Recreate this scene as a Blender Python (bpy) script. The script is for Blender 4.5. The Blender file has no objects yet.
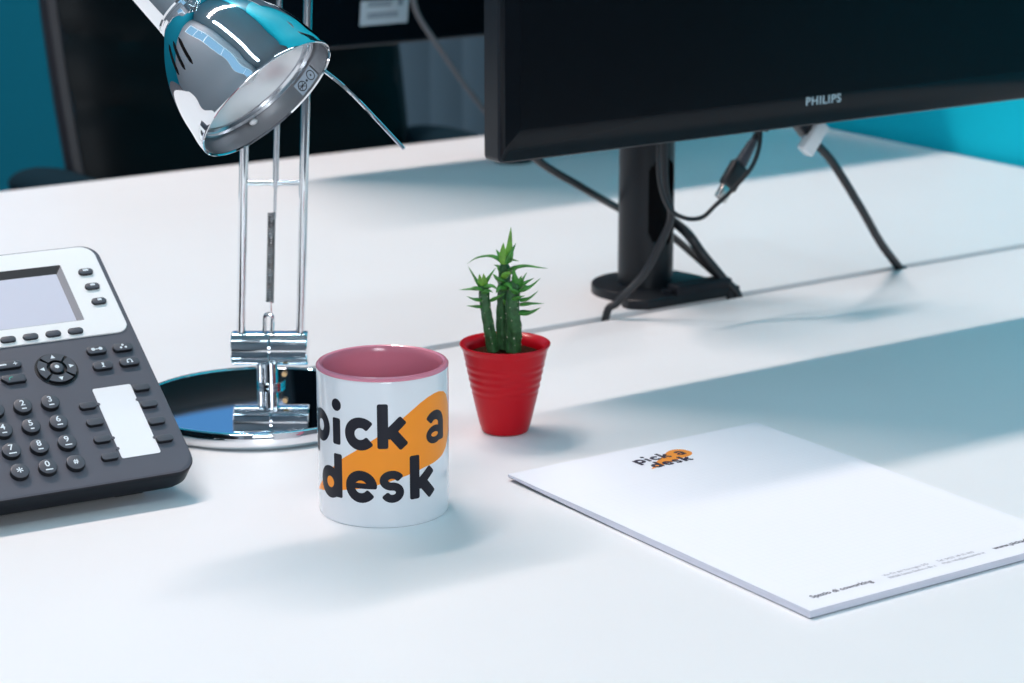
import bpy, bmesh, math, random
from math import sin, cos, pi, radians, atan2, sqrt
from mathutils import Vector, Matrix, Euler

random.seed(7)
SC = bpy.context.scene
COL = SC.collection
Z0 = 0.74            # height of the desk tops above the floor
CY = -0.6042         # heading of the camera in the room (about z)


# ------------------------------------------------------------------ materials
def mat(name, col, rough=0.5, metal=0.0, spec=0.5, coat=0.0, noise=0.0, nscale=40.0, bump=0.0, bscale=300.0,
        sheen=0.0, trans=0.0, ior=1.5, sss=0.0, stretch=None):
    m = bpy.data.materials.new(name)
    m.use_nodes = True
    nt = m.node_tree
    b = nt.nodes['Principled BSDF']
    b.inputs['Base Color'].default_value = (*col, 1)
    b.inputs['Roughness'].default_value = rough
    b.inputs['Metallic'].default_value = metal
    b.inputs['Specular IOR Level'].default_value = spec
    b.inputs['Coat Weight'].default_value = coat
    b.inputs['Coat Roughness'].default_value = 0.05
    b.inputs['Transmission Weight'].default_value = trans
    b.inputs['IOR'].default_value = ior
    if sheen:
        b.inputs['Sheen Weight'].default_value = sheen
    if sss:
        b.inputs['Subsurface Weight'].default_value = sss
        b.inputs['Subsurface Scale'].default_value = 0.002
    tc = nt.nodes.new('ShaderNodeTexCoord')
    src = tc.outputs['Object']
    if stretch:
        mp = nt.nodes.new('ShaderNodeMapping')
        mp.inputs['Scale'].default_value = stretch
        nt.links.new(src, mp.inputs['Vector'])
        src = mp.outputs['Vector']
    if noise:
        n = nt.nodes.new('ShaderNodeTexNoise')
        n.inputs['Scale'].default_value = nscale
        n.inputs['Detail'].default_value = 5
        nt.links.new(src, n.inputs['Vector'])
        r = nt.nodes.new('ShaderNodeValToRGB')
        r.color_ramp.elements[0].position = 0.3
        r.color_ramp.elements[1].position = 0.7
        r.color_ramp.elements[0].color = (*[max(0, c * (1 - noise)) for c in col], 1)
        r.color_ramp.elements[1].color = (*[min(1, c * (1 + noise)) for c in col], 1)
        nt.links.new(n.outputs['Fac'], r.inputs['Fac'])
        nt.links.new(r.outputs['Color'], b.inputs['Base Color'])
    if bump:
        n2 = nt.nodes.new('ShaderNodeTexNoise')
        n2.inputs['Scale'].default_value = bscale
        n2.inputs['Detail'].default_value = 4
        nt.links.new(src, n2.inputs['Vector'])
        bp = nt.nodes.new('ShaderNodeBump')
        bp.inputs['Strength'].default_value = bump
        bp.inputs['Distance'].default_value = 0.001
        nt.links.new(n2.outputs['Fac'], bp.inputs['Height'])
        nt.links.new(bp.outputs['Normal'], b.inputs['Normal'])
    return m


def emit(name, col, strength):
    m = bpy.data.materials.new(name)
    m.use_nodes = True
    nt = m.node_tree
    nt.nodes.remove(nt.nodes['Principled BSDF'])
    e = nt.nodes.new('ShaderNodeEmission')
    e.inputs['Color'].default_value = (*col, 1)
    e.inputs['Strength'].default_value = strength
    nt.links.new(e.outputs[0], nt.nodes['Material Output'].inputs['Surface'])
    return m


def paper_grid(name, col, line):
    """white paper printed with a faint square grid (object space, metres)"""
    m = mat(name, col, rough=0.75, spec=0.2)
    nt = m.node_tree
    b = nt.nodes['Principled BSDF']
    tc = nt.nodes.new('ShaderNodeTexCoord')
    sp = nt.nodes.new('ShaderNodeSeparateXYZ')
    nt.links.new(tc.outputs['Object'], sp.inputs[0])

    def mth(op, a, bb=None):
        n = nt.nodes.new('ShaderNodeMath')
        n.operation = op
        for i, v in enumerate((a, bb)):
            if v is None:
                continue
            if isinstance(v, (int, float)):
                n.inputs[i].default_value = v
            else:
                nt.links.new(v, n.inputs[i])
        return n.outputs[0]
    fac = []
    for ax in ('X', 'Y'):
        f = mth('PINGPONG', sp.outputs[ax], 0.0025)
        fac.append(mth('LESS_THAN', f, 0.00017))
    g = mth('MAXIMUM', fac[0], fac[1])
    # the grid covers the writing area only
    for ax, lo, hi in (('X', 0.012, 0.198), ('Y', -0.268, -0.062)):
        g = mth('MULTIPLY', g, mth('GREATER_THAN', sp.outputs[ax], lo))
        g = mth('MULTIPLY', g, mth('LESS_THAN', sp.outputs[ax], hi))
    mx = nt.nodes.new('ShaderNodeMix')
    mx.data_type = 'RGBA'
    nt.links.new(g, mx.inputs['Factor'])
    mx.inputs['A'].default_value = (*col, 1)
    mx.inputs['B'].default_value = (*line, 1)
    nt.links.new(mx.outputs['Result'], b.inputs['Base Color'])
    return m


M = dict(
    desk=mat('white_laminate', (0.80, 0.815, 0.83), rough=0.42, spec=0.4, noise=0.012, nscale=6, bump=0.02, bscale=900),
    desk_edge=mat('desk_edge_band', (0.62, 0.64, 0.65), rough=0.5),
    turq_dim=mat('turquoise_wall_dimmed', (0.0, 0.19, 0.285), rough=0.8, spec=0.2, bump=0.05, bscale=120),  # the turquoise paint darkened, weaker light put into the colour
    turq=mat('turquoise_wall_paint', (0.0, 0.52, 0.68), rough=0.75, spec=0.2, bump=0.05, bscale=120),
    grey_wall=mat('pale_grey_wall_paint', (0.27, 0.31, 0.35), rough=0.85, spec=0.2, bump=0.05, bscale=120),
    dark_wall=mat('charcoal_wall_paint', (0.035, 0.045, 0.055), rough=0.8, spec=0.2, bump=0.05, bscale=120),
    white_wall=mat('white_wall_paint', (0.62, 0.65, 0.68), rough=0.85, spec=0.2, bump=0.05, bscale=120),
    ceiling=mat('ceiling_paint', (0.44, 0.47, 0.50), rough=0.9, spec=0.1, bump=0.04, bscale=80),
    carpet=mat('grey_carpet', (0.10, 0.11, 0.13), rough=0.95, spec=0.1, noise=0.3, nscale=400, bump=0.4, bscale=900),
    steel=mat('grey_powder_coat', (0.35, 0.36, 0.38), rough=0.45, metal=0.2),
    chrome=mat('polished_chrome', (0.80, 0.82, 0.84), rough=0.035, metal=1.0),
    chrome_soft=mat('satin_chrome', (0.72, 0.74, 0.77), rough=0.2, metal=1.0),
    chrome_base=mat('mirror_chrome_base', (0.85, 0.87, 0.9), rough=0.015, metal=1.0),
    spring=mat('spring_steel', (0.30, 0.29, 0.29), rough=0.35, metal=1.0),
    brass=mat('brass', (0.55, 0.36, 0.18), rough=0.3, metal=1.0),
    inner=mat('shade_inner_metal', (0.33, 0.34, 0.36), rough=0.3, metal=0.85),
    reflector=mat('reflector_white', (0.75, 0.80, 0.82), rough=0.25, metal=0.3, coat=0.4),
    bulb=mat('frosted_glass', (0.9, 0.92, 0.93), rough=0.3, trans=0.3),
    sticker=mat('pale_blue_sticker', (0.42, 0.52, 0.62), rough=0.5),
    ink=mat('dark_ink', (0.012, 0.014, 0.022), rough=0.35),
    mug_ink=mat('mug_ink_dark', (0.014, 0.015, 0.024), rough=0.3, spec=0.15, coat=0.1),
    mug_orange=mat('mug_ink_orange', (1.0, 0.315, 0.022), rough=0.35, spec=0.2, coat=0.15),
    mug_white=mat('white_glaze', (0.78, 0.81, 0.85), rough=0.12, coat=0.5, spec=0.5),
    mug_pink=mat('pink_glaze', (0.70, 0.24, 0.32), rough=0.2, coat=0.2),
    pot=mat('glossy_red_plastic', (0.50, 0.002, 0.010), rough=0.28, spec=0.18, coat=0.1),
    soil=mat('dark_soil', (0.035, 0.012, 0.006), rough=0.95, spec=0.05, noise=0.5, nscale=300, bump=1.0, bscale=500),
    stem=mat('cactus_stem_green', (0.030, 0.115, 0.034), rough=0.55, noise=0.45, nscale=220, bump=0.4, bscale=400),
    leaf=mat('succulent_leaf_green', (0.06, 0.25, 0.04), rough=0.45, noise=0.35, nscale=160, sss=0.1),
    leaf_light=mat('young_leaf_green', (0.17, 0.40, 0.05), rough=0.45, noise=0.3, nscale=160, sss=0.1),
    areole=mat('pale_areole', (0.5, 0.5, 0.38), rough=0.8),
    ph_dark=mat('charcoal_plastic', (0.105, 0.108, 0.132), rough=0.42, spec=0.35, bump=0.05, bscale=2500),
    ph_side=mat('dark_side_plastic', (0.012, 0.014, 0.019), rough=0.45, spec=0.2),
    ph_key=mat('key_plastic', (0.075, 0.082, 0.10), rough=0.36, spec=0.4),
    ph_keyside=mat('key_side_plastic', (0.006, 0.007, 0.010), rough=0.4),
    ph_white=mat('white_faceplate', (0.93, 0.94, 0.94), rough=0.3),
    ph_frame=mat('grey_display_frame', (0.22, 0.23, 0.26), rough=0.45),
    ph_recess=mat('black_recess', (0.008, 0.009, 0.013), rough=0.5),
    lcd=mat('display_glass', (0.66, 0.66, 0.76), rough=0.2, spec=0.5),
    card=mat('white_card', (0.84, 0.87, 0.90), rough=0.5),
    marking=mat('white_marking', (0.72, 0.80, 0.85), rough=0.5),
    marking_green=mat('green_marking', (0.02, 0.38, 0.30), rough=0.5),
    mon=mat('monitor_black_gloss', (0.005, 0.007, 0.010), rough=0.16, spec=0.22),
    mon_side=mat('monitor_black_satin', (0.010, 0.014, 0.020), rough=0.32, spec=0.2),
    mon_back=mat('monitor_back_matte', (0.002, 0.0045, 0.007), rough=0.7, spec=0.0, bump=0.1, bscale=1800),
    screen=mat('dark_screen', (0.003, 0.0045, 0.007), rough=0.3, spec=0.15),
    logo=mat('silver_logo', (0.50, 0.62, 0.68), rough=0.4),
    pole=mat('black_pole', (0.009, 0.012, 0.016), rough=0.38, spec=0.3),
    hole=mat('deep_black', (0.002, 0.002, 0.003), rough=0.8, spec=0.1),
    cable=mat('black_cable', (0.012, 0.014, 0.018), rough=0.45),
    cable_grey=mat('grey_cable', (0.13, 0.12, 0.13), rough=0.5),
    usb=mat('nickel_plug', (0.75, 0.70, 0.66), rough=0.25, metal=0.9),
    label=mat('white_label', (0.42, 0.47, 0.52), rough=0.5),
    label_text=mat('grey_print', (0.16, 0.19, 0.23), rough=0.6),
    leather=mat('black_leather', (0.003, 0.006, 0.008), rough=0.42, spec=0.16, bump=0.2, bscale=500),
    chair_edge=mat('dark_piping', (0.016, 0.015, 0.021), rough=0.45),
    chair_arm=mat('dark_teal_padding', (0.004, 0.018, 0.028), rough=0.9, spec=0.08),
    blind=mat('blue_grey_blind', (0.085, 0.15, 0.20), rough=0.8, spec=0.2),
    paper=mat('paper_stack', (0.66, 0.67, 0.76), rough=0.75, spec=0.2, noise=0.09, nscale=30, stretch=(1, 1, 160)),
    sheet=paper_grid('gridded_paper', (0.83, 0.845, 0.90), (0.80, 0.815, 0.87)),
    board=mat('grey_board', (0.10, 0.12, 0.15), rough=0.8),
    print_dark=mat('print_dark', (0.03, 0.025, 0.05), rough=0.6),
    print_grey=mat('print_grey', (0.17, 0.17, 0.22), rough=0.6),
    print_orange=mat('print_orange', (0.90, 0.31, 0.035), rough=0.6),
    lamp_glow=emit('ceiling_light_diffuser', (0.93, 0.97, 1.0), 9.0),
    fixture=mat('white_fixture', (0.8, 0.8, 0.8), rough=0.4),
    glass=mat('window_glass', (1, 1, 1), rough=0.0, trans=1.0, ior=1.02),
    frame=mat('window_frame_white', (0.7, 0.72, 0.74), rough=0.5),
    baseboard=mat('grey_baseboard', (0.25, 0.27, 0.3), rough=0.6),
)


# ------------------------------------------------------------------ geometry
class MB:
    def __init__(self, m=None):
        self.bm = bmesh.new()
        self.M = m or Matrix()

    def _add(self, verts, faces, smooth=False):
        vs = [self.bm.verts.new(self.M @ Vector(v)) for v in verts]
        for f in faces:
            try:
                fc = self.bm.faces.new([vs[i] for i in f])
                fc.smooth = smooth
            except ValueError:
                pass
        return vs

    def grid(self, rows, closed_u=False, closed_v=False, smooth=True, cap=False):
        n, k = len(rows), len(rows[0])
        verts = [p for r in rows for p in r]
        faces = []
        for i in range(n if closed_v else n - 1):
            for j in range(k if closed_u else k - 1):
                a = i * k + j
                b = i * k + (j + 1) % k
                c = ((i + 1) % n) * k + (j + 1) % k
                d = ((i + 1) % n) * k + j
                faces.append((a, b, c, d))
        if cap:
            faces.append(tuple(range(k))[::-1])
            faces.append(tuple((n - 1) * k + j for j in range(k)))
        return self._add(verts, faces, smooth)

    def lathe(self, prof, seg=64, m=None, smooth=True, cap=False):
        m = m or Matrix()
        rows = [[m @ Vector((r * cos(2 * pi * j / seg), r * sin(2 * pi * j / seg), z)) for j in range(seg)] for r, z in prof]
        self.grid(rows, closed_u=True, smooth=smooth, cap=cap)
        return self

    def cyl(self, p0, p1, r, seg=24, r2=None, bev=0.0, smooth=True):
        p0, p1 = Vector(p0), Vector(p1)
        r2 = r if r2 is None else r2
        d = p1 - p0
        L = d.length
        q = d.to_track_quat('Z', 'Y').to_matrix().to_4x4()
        m = Matrix.Translation(p0) @ q
        if bev:
            prof = [(max(r - bev, 1e-5), 0), (r, bev), (r2, L - bev), (max(r2 - bev, 1e-5), L)]
        else:
            prof = [(r, 0), (r2, L)]
        return self.lathe(prof, seg, m, smooth, cap=True)

    def prism(self, poly, z0, z1, m=None, bev=0.0, bev_bottom=0.0, smooth=False, steps=3):
        """extrude a 2D outline; the upper (and lower) edge can be rounded inwards"""
        m = m or Matrix()
        c = Vector((sum(p[0] for p in poly) / len(poly), sum(p[1] for p in poly) / len(poly)))
        xs = [p[0] for p in poly]
        ys = [p[1] for p in poly]
        hx = max((max(xs) - min(xs)) / 2, 1e-6)
        hy = max((max(ys) - min(ys)) / 2, 1e-6)
        cx = (max(xs) + min(xs)) / 2
        cy = (max(ys) + min(ys)) / 2

        def ins(d):
            return [(cx + (p[0] - cx) * (1 - d / hx), cy + (p[1] - cy) * (1 - d / hy)) for p in poly]
        levels = []
        if bev_bottom:
            for i in range(steps):
                a = (i / steps) * pi / 2
                levels.append((ins(bev_bottom * (1 - sin(a))), z0 + bev_bottom * (1 - cos(a))))
            levels.append((poly, z0 + bev_bottom))
        else:
            levels.append((poly, z0))
        if bev:
            levels.append((poly, z1 - bev))
            for i in range(1, steps + 1):
                a = (i / steps) * pi / 2
                levels.append((ins(bev * (1 - cos(a))), z1 - bev + bev * sin(a)))
        else:
            levels.append((poly, z1))
        rows = [[m @ Vector((x, y, z)) for x, y in pl] for pl, z in levels]
        self.grid(rows, closed_u=True, smooth=smooth, cap=True)
        return self

    def box(self, c, s, bev=0.0, m=None):
        cx, cy, cz = c
        hx, hy, hz = s[0] / 2, s[1] / 2, s[2] / 2
        mm = (m or Matrix()) @ Matrix.Translation((cx, cy, cz))
        if bev:
            poly = rrect(-hx, -hy, hx, hy, bev, 3)
            return self.prism(poly, -hz, hz, mm, bev, bev)
        return self.prism([(-hx, -hy), (hx, -hy), (hx, hy), (-hx, hy)], -hz, hz, mm)

    def tube(self, pts, r, seg=12, smooth_path=True, n=10, r_end=None, flat=None):
        P = [Vector(p) for p in pts]
        if smooth_path and len(P) > 2:
            out = []
            ext = [P[0] * 2 - P[1]] + P + [P[-1] * 2 - P[-2]]
            for i in range(1, len(ext) - 2):
                a, b, c, d = ext[i - 1:i + 3]
                for k in range(n):
                    t = k / n
                    out.append(0.5 * ((2 * b) + (c - a) * t + (2 * a - 5 * b + 4 * c - d) * t * t + (3 * b - a - 3 * c + d) * t ** 3))
            out.append(P[-1])
            P = out
        rows = []
        up = Vector((0.03, 0.05, 1)).normalized()
        prev = None
        for i, p in enumerate(P):
            t = (P[min(i + 1, len(P) - 1)] - P[max(i - 1, 0)]).normalized()
            if prev is None:
                s = t.cross(up)
                if s.length < 0.1:
                    s = t.cross(Vector((1, 0, 0)))
            else:
                s = prev - t * prev.dot(t)
            s.normalize()
            prev = s
            w = s.cross(t)
            rr = r if r_end is None else r + (r_end - r) * i / (len(P) - 1)
            if callable(r):
                rr = r(i / (len(P) - 1))
            fl = flat or 1.0
            rows.append([p + s * (cos(2 * pi * j / seg) * rr) + w * (sin(2 * pi * j / seg) * rr * fl) for j in range(seg)])
        self.grid(rows, closed_u=True, smooth=True, cap=True)
        return self

    def ball(self, c, r, seg=16, rings=10, sc=(1, 1, 1)):
        c = Vector(c)
        rows = []
        for i in range(rings + 1):
            a = pi * i / rings
            rr = max(sin(a) * r, 1e-6)
            rows.append([c + Vector((cos(2 * pi * j / seg) * rr * sc[0], sin(2 * pi * j / seg) * rr * sc[1], -cos(a) * r * sc[2])) for j in range(seg)])
        self.grid(rows, closed_u=True, smooth=True)
        return self

    def build(self, name, material, parent=None, autosmooth=True):
        bmesh.ops.remove_doubles(self.bm, verts=self.bm.verts, dist=1e-7)
        bmesh.ops.recalc_face_normals(self.bm, faces=self.bm.faces)
        me = bpy.data.meshes.new(name)
        self.bm.to_mesh(me)
        self.bm.free()
        for mm in (material if isinstance(material, (list, tuple)) else [material]):
            me.materials.append(mm)
        if autosmooth:
            for p in me.polygons:
                p.use_smooth = True
            me.set_sharp_from_angle(angle=radians(32))
        o = bpy.data.objects.new(name, me)
        COL.objects.link(o)
        if parent is not None:
            o.parent = parent
        return o


def rrect(x0, y0, x1, y1, r, n=6):
    """rounded rectangle outline; r may be one radius or four (bl, br, tr, tl)"""
    rs = r if isinstance(r, (list, tuple)) else (r, r, r, r)
    out = []
    for (cx, cy, sx, sy, a0), rr in zip(((x0, y0, 1, 1, pi), (x1, y0, -1, 1, 1.5 * pi), (x1, y1, -1, -1, 0), (x0, y1, 1, -1, 0.5 * pi)), rs):
        for i in range(n + 1):
            a = a0 + (pi / 2) * i / n
            out.append((cx + sx * rr + rr * cos(a), cy + sy * rr + rr * sin(a)))
    return out


def thing(name, label, cat, loc=(0, 0, 0), rz=0.0, group=None):
    o = bpy.data.objects.new(name, None)
    o.empty_display_size = 0.02
    COL.objects.link(o)
    o.location = loc
    o.rotation_euler = (0, 0, rz)
    o['label'] = label
    o['category'] = cat
    if group:
        o['group'] = group
    return o


def tag(o, label, cat, group=None):
    o['label'] = label
    o['category'] = cat
    if group:
        o['group'] = group
    return o


def struct(o):
    o['kind'] = 'structure'
    return o


def text_obj(name, s, size, material, parent, m, bold=0.0, extrude=0.0, align='CENTER', sx=1.0, shear=0.0, spacing=1.0):
    cu = bpy.data.curves.new(name, 'FONT')
    cu.body = s
    cu.size = size
    cu.offset = bold
    cu.extrude = extrude
    cu.align_x = align
    cu.align_y = 'CENTER'
    cu.shear = shear
    cu.space_character = spacing
    tmp = bpy.data.objects.new(name + '_tmp', cu)
    COL.objects.link(tmp)
    bpy.context.view_layer.update()
    dg = bpy.context.evaluated_depsgraph_get()
    me = bpy.data.meshes.new_from_object(tmp.evaluated_get(dg))
    bpy.data.objects.remove(tmp)
    me.transform(m @ Matrix.Diagonal((sx, 1, 1, 1)))
    me.materials.clear()
    me.materials.append(material)
    me.name = name
    o = bpy.data.objects.new(name, me)
    COL.objects.link(o)
    if parent is not None:
        o.parent = parent
    return o


# ------------------------------------------------------------------ lettering of the "pick a desk" design
def arc(cx, cy, rx, ry, a0, a1, n=28):
    return [(cx + rx * cos(radians(a0 + (a1 - a0) * i / n)), cy + ry * sin(radians(a0 + (a1 - a0) * i / n))) for i in range(n + 1)]


def seg(x0, y0, x1, y1):
    n = max(2, int(sqrt((x1 - x0) ** 2 + (y1 - y0) ** 2) / 1.2))
    return [(x0 + (x1 - x0) * i / n, y0 + (y1 - y0) * i / n) for i in range(n + 1)]


# millimetres: u along the surface, v up.  (path, width)
STROKES = [
    (seg(-53.0, 42.5, -53.0, 67.6), 6.7), (arc(-45.6, 60, 7.0, 7.1, 0, 360), 6.7),              # p
    (seg(-29.1, 52.3, -29.1, 66.6), 6.3), ([(-29.0, 76.2), (-28.98, 76.2)], 7.8),              # i
    (arc(-11.9, 60, 7.1, 7.1, 46, 316), 6.7),                                                  # c
    (seg(2.0, 52.3, 2.0, 78.0), 6.7), (seg(4.6, 59.5, 13.9, 68.3), 6.3), (seg(7.2, 61.6, 14.6, 52.6), 6.7),  # k
    (seg(44.8, 52.0, 44.8, 62.0), 6.3) + (), (arc(38.6, 61.9, 6.2, 5.9, 0, 142), 6.0), (arc(38.2, 55.6, 5.4, 3.7, 0, 360), 4.2),  # a
    (seg(-28.4, 18.3, -28.4, 43.8), 6.7), (arc(-35.7, 25.6, 6.9, 7.0, 0, 360), 6.7),            # d
    (arc(-12.0, 26.3, 7.1, 7.2, 8, 320), 6.3), (seg(-17.0, 26.9, -3.2, 26.9), 3.5),            # e
    (arc(7.3, 30.6, 5.0, 3.75, 28, 270) + arc(7.5, 22.9, 4.6, 3.95, 90, -148), 5.2),           # s
    (seg(21.9, 18.5, 21.9, 43.9), 6.7), (seg(24.6, 25.8, 33.8, 34.0), 6.3), (seg(27.2, 27.4, 34.4, 18.9), 6.7),  # k
]
BLOB_TOP = [(-55, 16.2), (-50, 20.2), (-45, 24.5), (-35, 33.8), (-24, 43.2), (-16, 48.4), (-2, 58), (11, 67.2), (20, 73.8), (26, 77.6), (32, 80.3), (38, 81.6),
            (43, 81.7), (49, 80.2), (54, 76.8), (58, 70.5), (60, 63), (60.6, 57.5)]
BLOB_BOT = [(-55, 15.4), (-45, 17.5), (-35, 19.8), (-25, 22.4), (-12, 25.1), (0, 28.4), (15, 32.6), (29, 36.2), (38, 37.6), (46, 39.6), (52, 43), (57, 48.5), (60, 54), (60.6, 57.5)]


def interp(tab, x):
    for (a, b), (c, d) in zip(tab, tab[1:]):
        if a <= x <= c:
            return b + (d - b) * (x - a) / (c - a)
    return tab[-1][1]


def strokes_mesh(mb, fmap, h0, step):
    """every stroke is a fine ribbon with rounded ends laid on the surface given by fmap(u, v, height)"""
    for k, st in enumerate(STROKES):
        path, w = st[0], st[1]
        h = h0 + step * k
        n = len(path)
        closed = (Vector(path[0]) - Vector(path[-1])).length < 1e-3 and n > 4
        rows = []
        K = 8

        def nrm(i):
            a = path[(i - 1) % (n - 1)] if closed else path[max(i - 1, 0)]
            b = path[(i + 1) % (n - 1)] if closed else path[min(i + 1, n - 1)]
            dx, dy = b[0] - a[0], b[1] - a[1]
            L = sqrt(dx * dx + dy * dy) or 1
            return dx / L, dy / L
        cr = 1.3 if len(path) > 2 else w / 2      # corner rounding of the stroke ends

        def row(px_, py_, tx, ty, hw):
            return [fmap(px_ - ty * hw * (2 * q / K - 1), py_ + tx * hw * (2 * q / K - 1), h) for q in range(K + 1)]
        if not closed:
            tx, ty = nrm(0)
            for s_ in range(7):
                a = (s_ / 6) * pi / 2
                rows.append(row(path[0][0] - tx * cr * cos(a), path[0][1] - ty * cr * cos(a), tx, ty, w / 2 - cr + cr * sin(a) + 1e-4))
        for i in range(n):
            tx, ty = nrm(i)
            rows.append(row(path[i][0], path[i][1], tx, ty, w / 2))
        if not closed:
            tx, ty = nrm(n - 1)
            for s_ in range(6, -1, -1):
                a = (s_ / 6) * pi / 2
                rows.append(row(path[-1][0] + tx * cr * cos(a), path[-1][1] + ty * cr * cos(a), tx, ty, w / 2 - cr + cr * sin(a) + 1e-4))
        mb.grid(rows, smooth=True)


def blob_mesh(mb, fmap, h):
    rows = []
    N, K = 90, 24
    for i in range(N + 1):
        u = -55 + (115.55) * (1 - (1 - i / N) ** 1.25)
        lo, hi = interp(BLOB_BOT, u), interp(BLOB_TOP, u)
        rows.append([fmap(u, lo + (hi - lo) * j / K, h) for j in range(K + 1)])
    mb.grid(rows, smooth=True)


# ------------------------------------------------------------------ the room
XL, XR, YF, YB, ZC = -4.2, 0.012, -3.6, 4.6, 5.94
XO, YO = 3.2, -0.95        # the room widens to the right on the near side of the desks
mb = MB(); mb.box(((XL + XO) / 2, (YF + YB) / 2, -0.05), (XO - XL + 0.4, YB - YF + 0.4, 0.1)); struct(mb.build('floor', M['carpet']))
mb = MB(); mb.box(((XL + XO) / 2, (YF + YB) / 2, ZC + 0.05), (XO - XL + 0.4, YB - YF + 0.4, 0.1)); struct(mb.build('ceiling', M['ceiling']))
mb = MB(); mb.box((XO + 0.05, (YF + YO) / 2, ZC / 2), (0.1, YO - YF, ZC)); struct(mb.build('wall_side', M['dark_wall']))
mb = MB(); mb.box(((XR + 0.1 + XO) / 2, YO + 0.05, ZC / 2), (XO - XR - 0.1, 0.1, ZC)); struct(mb.build('wall_return', M['dark_wall']))


def wall_with_window(name, axis, at, a0, a1, wins, material):
    """wall slab with rectangular openings, built from strips around them; axis 'x' runs along x at y=at"""
    mb = MB()

    def slab(p0, p1, z0, z1):
        if p1 - p0 < 1e-4 or z1 - z0 < 1e-4:
            return
        c, s = (p0 + p1) / 2, p1 - p0
        if axis == 'x':
            mb.box((c, at, (z0 + z1) / 2), (s, 0.1, z1 - z0))
        else:
            mb.box((at, c, (z0 + z1) / 2), (0.1, s, z1 - z0))
    cur = a0
    for (w0, w1, z0, z1) in wins:
        slab(cur, w0, 0, ZC)
        slab(w0, w1, 0, z0)
        slab(w0, w1, z1, ZC)
        cur = w1
    slab(cur, a1, 0, ZC)
    return struct(mb.build(name, material))


def window(name, axis, at, w0, w1, z0, z1, mull):
    mb = MB()
    t = 0.05

    def bar(p0, p1, q0, q1):
        c, s = (p0 + p1) / 2, p1 - p0
        if axis == 'x':
            mb.box((c, at, (q0 + q1) / 2), (s, 0.06, q1 - q0))
        else:
            mb.box((at, c, (q0 + q1) / 2), (0.06, s, q1 - q0))
    bar(w0, w1, z0, z0 + t); bar(w0, w1, z1 - t, z1); bar(w0, w0 + t, z0, z1); bar(w1 - t, w1, z0, z1)
    for i in range(1, mull):
        p = w0 + (w1 - w0) * i / mull
        bar(p - 0.02, p + 0.02, z0, z1)
    f = struct(mb.build(name, M['frame']))
    g = MB()
    c, s = (w0 + w1) / 2, w1 - w0 - t
    if axis == 'x':
        g.box((c, at, (z0 + z1) / 2), (s, 0.006, z1 - z0 - t))
    else:
        g.box((at, c, (z0 + z1) / 2), (0.006, s, z1 - z0 - t))
    g.build('glass_pane', M['glass'], f)
    return f


mb = MB(); mb.box(((XL + XR) / 2, YB + 0.05, ZC / 2), (XR - XL, 0.1, ZC)); struct(mb.build('wall_back', M['turq_dim']))
RW = (1.92, 4.1, 1.42, 3.4)
mb = MB(); mb.box((XR + 0.05, (YO + 1.3) / 2, ZC / 2), (0.1, 1.3 - YO, ZC)); struct(mb.build('wall_right', M['turq']))
wall_with_window('wall_far_right', 'y', XR + 0.05, 1.3, YB, [RW], M['turq_dim'])  # continues the turquoise wall; its dimmer light is in the paint colour
window('window_1', 'y', XR + 0.05, *RW, 2)
LW = (-3.0, 3.6, 3.5, 4.6)
FW = (-3.5, -2.1, 1.30, 2.35)
wall_with_window('wall_front', 'x', YF - 0.05, XL, XO, [FW], M['grey_wall'])
window('fill_window', 'x', YF - 0.05, *FW, 2)  # added window in the unseen front wall, put there for fill light
wall_with_window('wall_left', 'y', XL - 0.05, YF, YB, [LW], M['grey_wall'])
window('window_2', 'y', XL - 0.05, *LW, 5)
mb = MB(); mb.box((XR - 0.008, (1.0 + YB) / 2, 0.05), (0.016, YB - 1.0, 0.1), 0.003); struct(mb.build('baseboard_right', M['baseboard']))


def daylight(axis, at, w0, w1, z0, z1, power, col, inward):
    """daylight entering through a window, also used for the added front fill"""
    L = bpy.data.lights.new('window_light', 'AREA')
    L.shape = 'RECTANGLE'
    L.size = w1 - w0
    L.size_y = z1 - z0
    L.energy = power
    L.color = col
    o = bpy.data.objects.new('window_light', L)
    COL.objects.link(o)
    o.location = (at, (w0 + w1) / 2, (z0 + z1) / 2) if axis == 'y' else ((w0 + w1) / 2, at, (z0 + z1) / 2)
    o.rotation_euler = (pi / 2, 0, (-pi / 2 if inward > 0 else pi / 2) if axis == 'y' else 0 if inward < 0 else 0)
    if axis == 'x' and inward > 0:
        o.rotation_euler = (-pi / 2, 0, pi)
    return o


DAY = 13
daylight('y', XL + 0.02, *LW, DAY, (0.42, 0.76, 1.0), 1)
daylight('y', XR - 0.03, *RW, 4, (0.09, 0.42, 1.0), -1)
FRONT_FILL = 52  # power of the added front fill light
daylight('x', YF + 0.02, *FW, FRONT_FILL, (0.90, 0.95, 1.0), 1)

# vertical blind against the right wall, beyond the desks
t = thing('vertical_blind', 'blue-grey vertical blind hanging on the right wall behind the far desk', 'blind', (XR - 0.03, 1.44, 0.06))
mb = MB(); mb.box((0, 0, 2.40), (0.045, 0.84, 0.05), 0.004); mb.build('head_rail', M['frame'], t)
for i in range(9):
    mb = MB()
    y = -0.36 + i * 0.09
    rows = []
    for zz in (0.0, 2.37):
        rows.append([Vector((-0.012 * cos(pi * (k / 6 - 0.5)) + 0.004, y - 0.045 + 0.096 * k / 6, zz)) for k in range(7)])
    mb.grid(rows)
    o = mb.build('slat', M['blind'], t)


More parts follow.
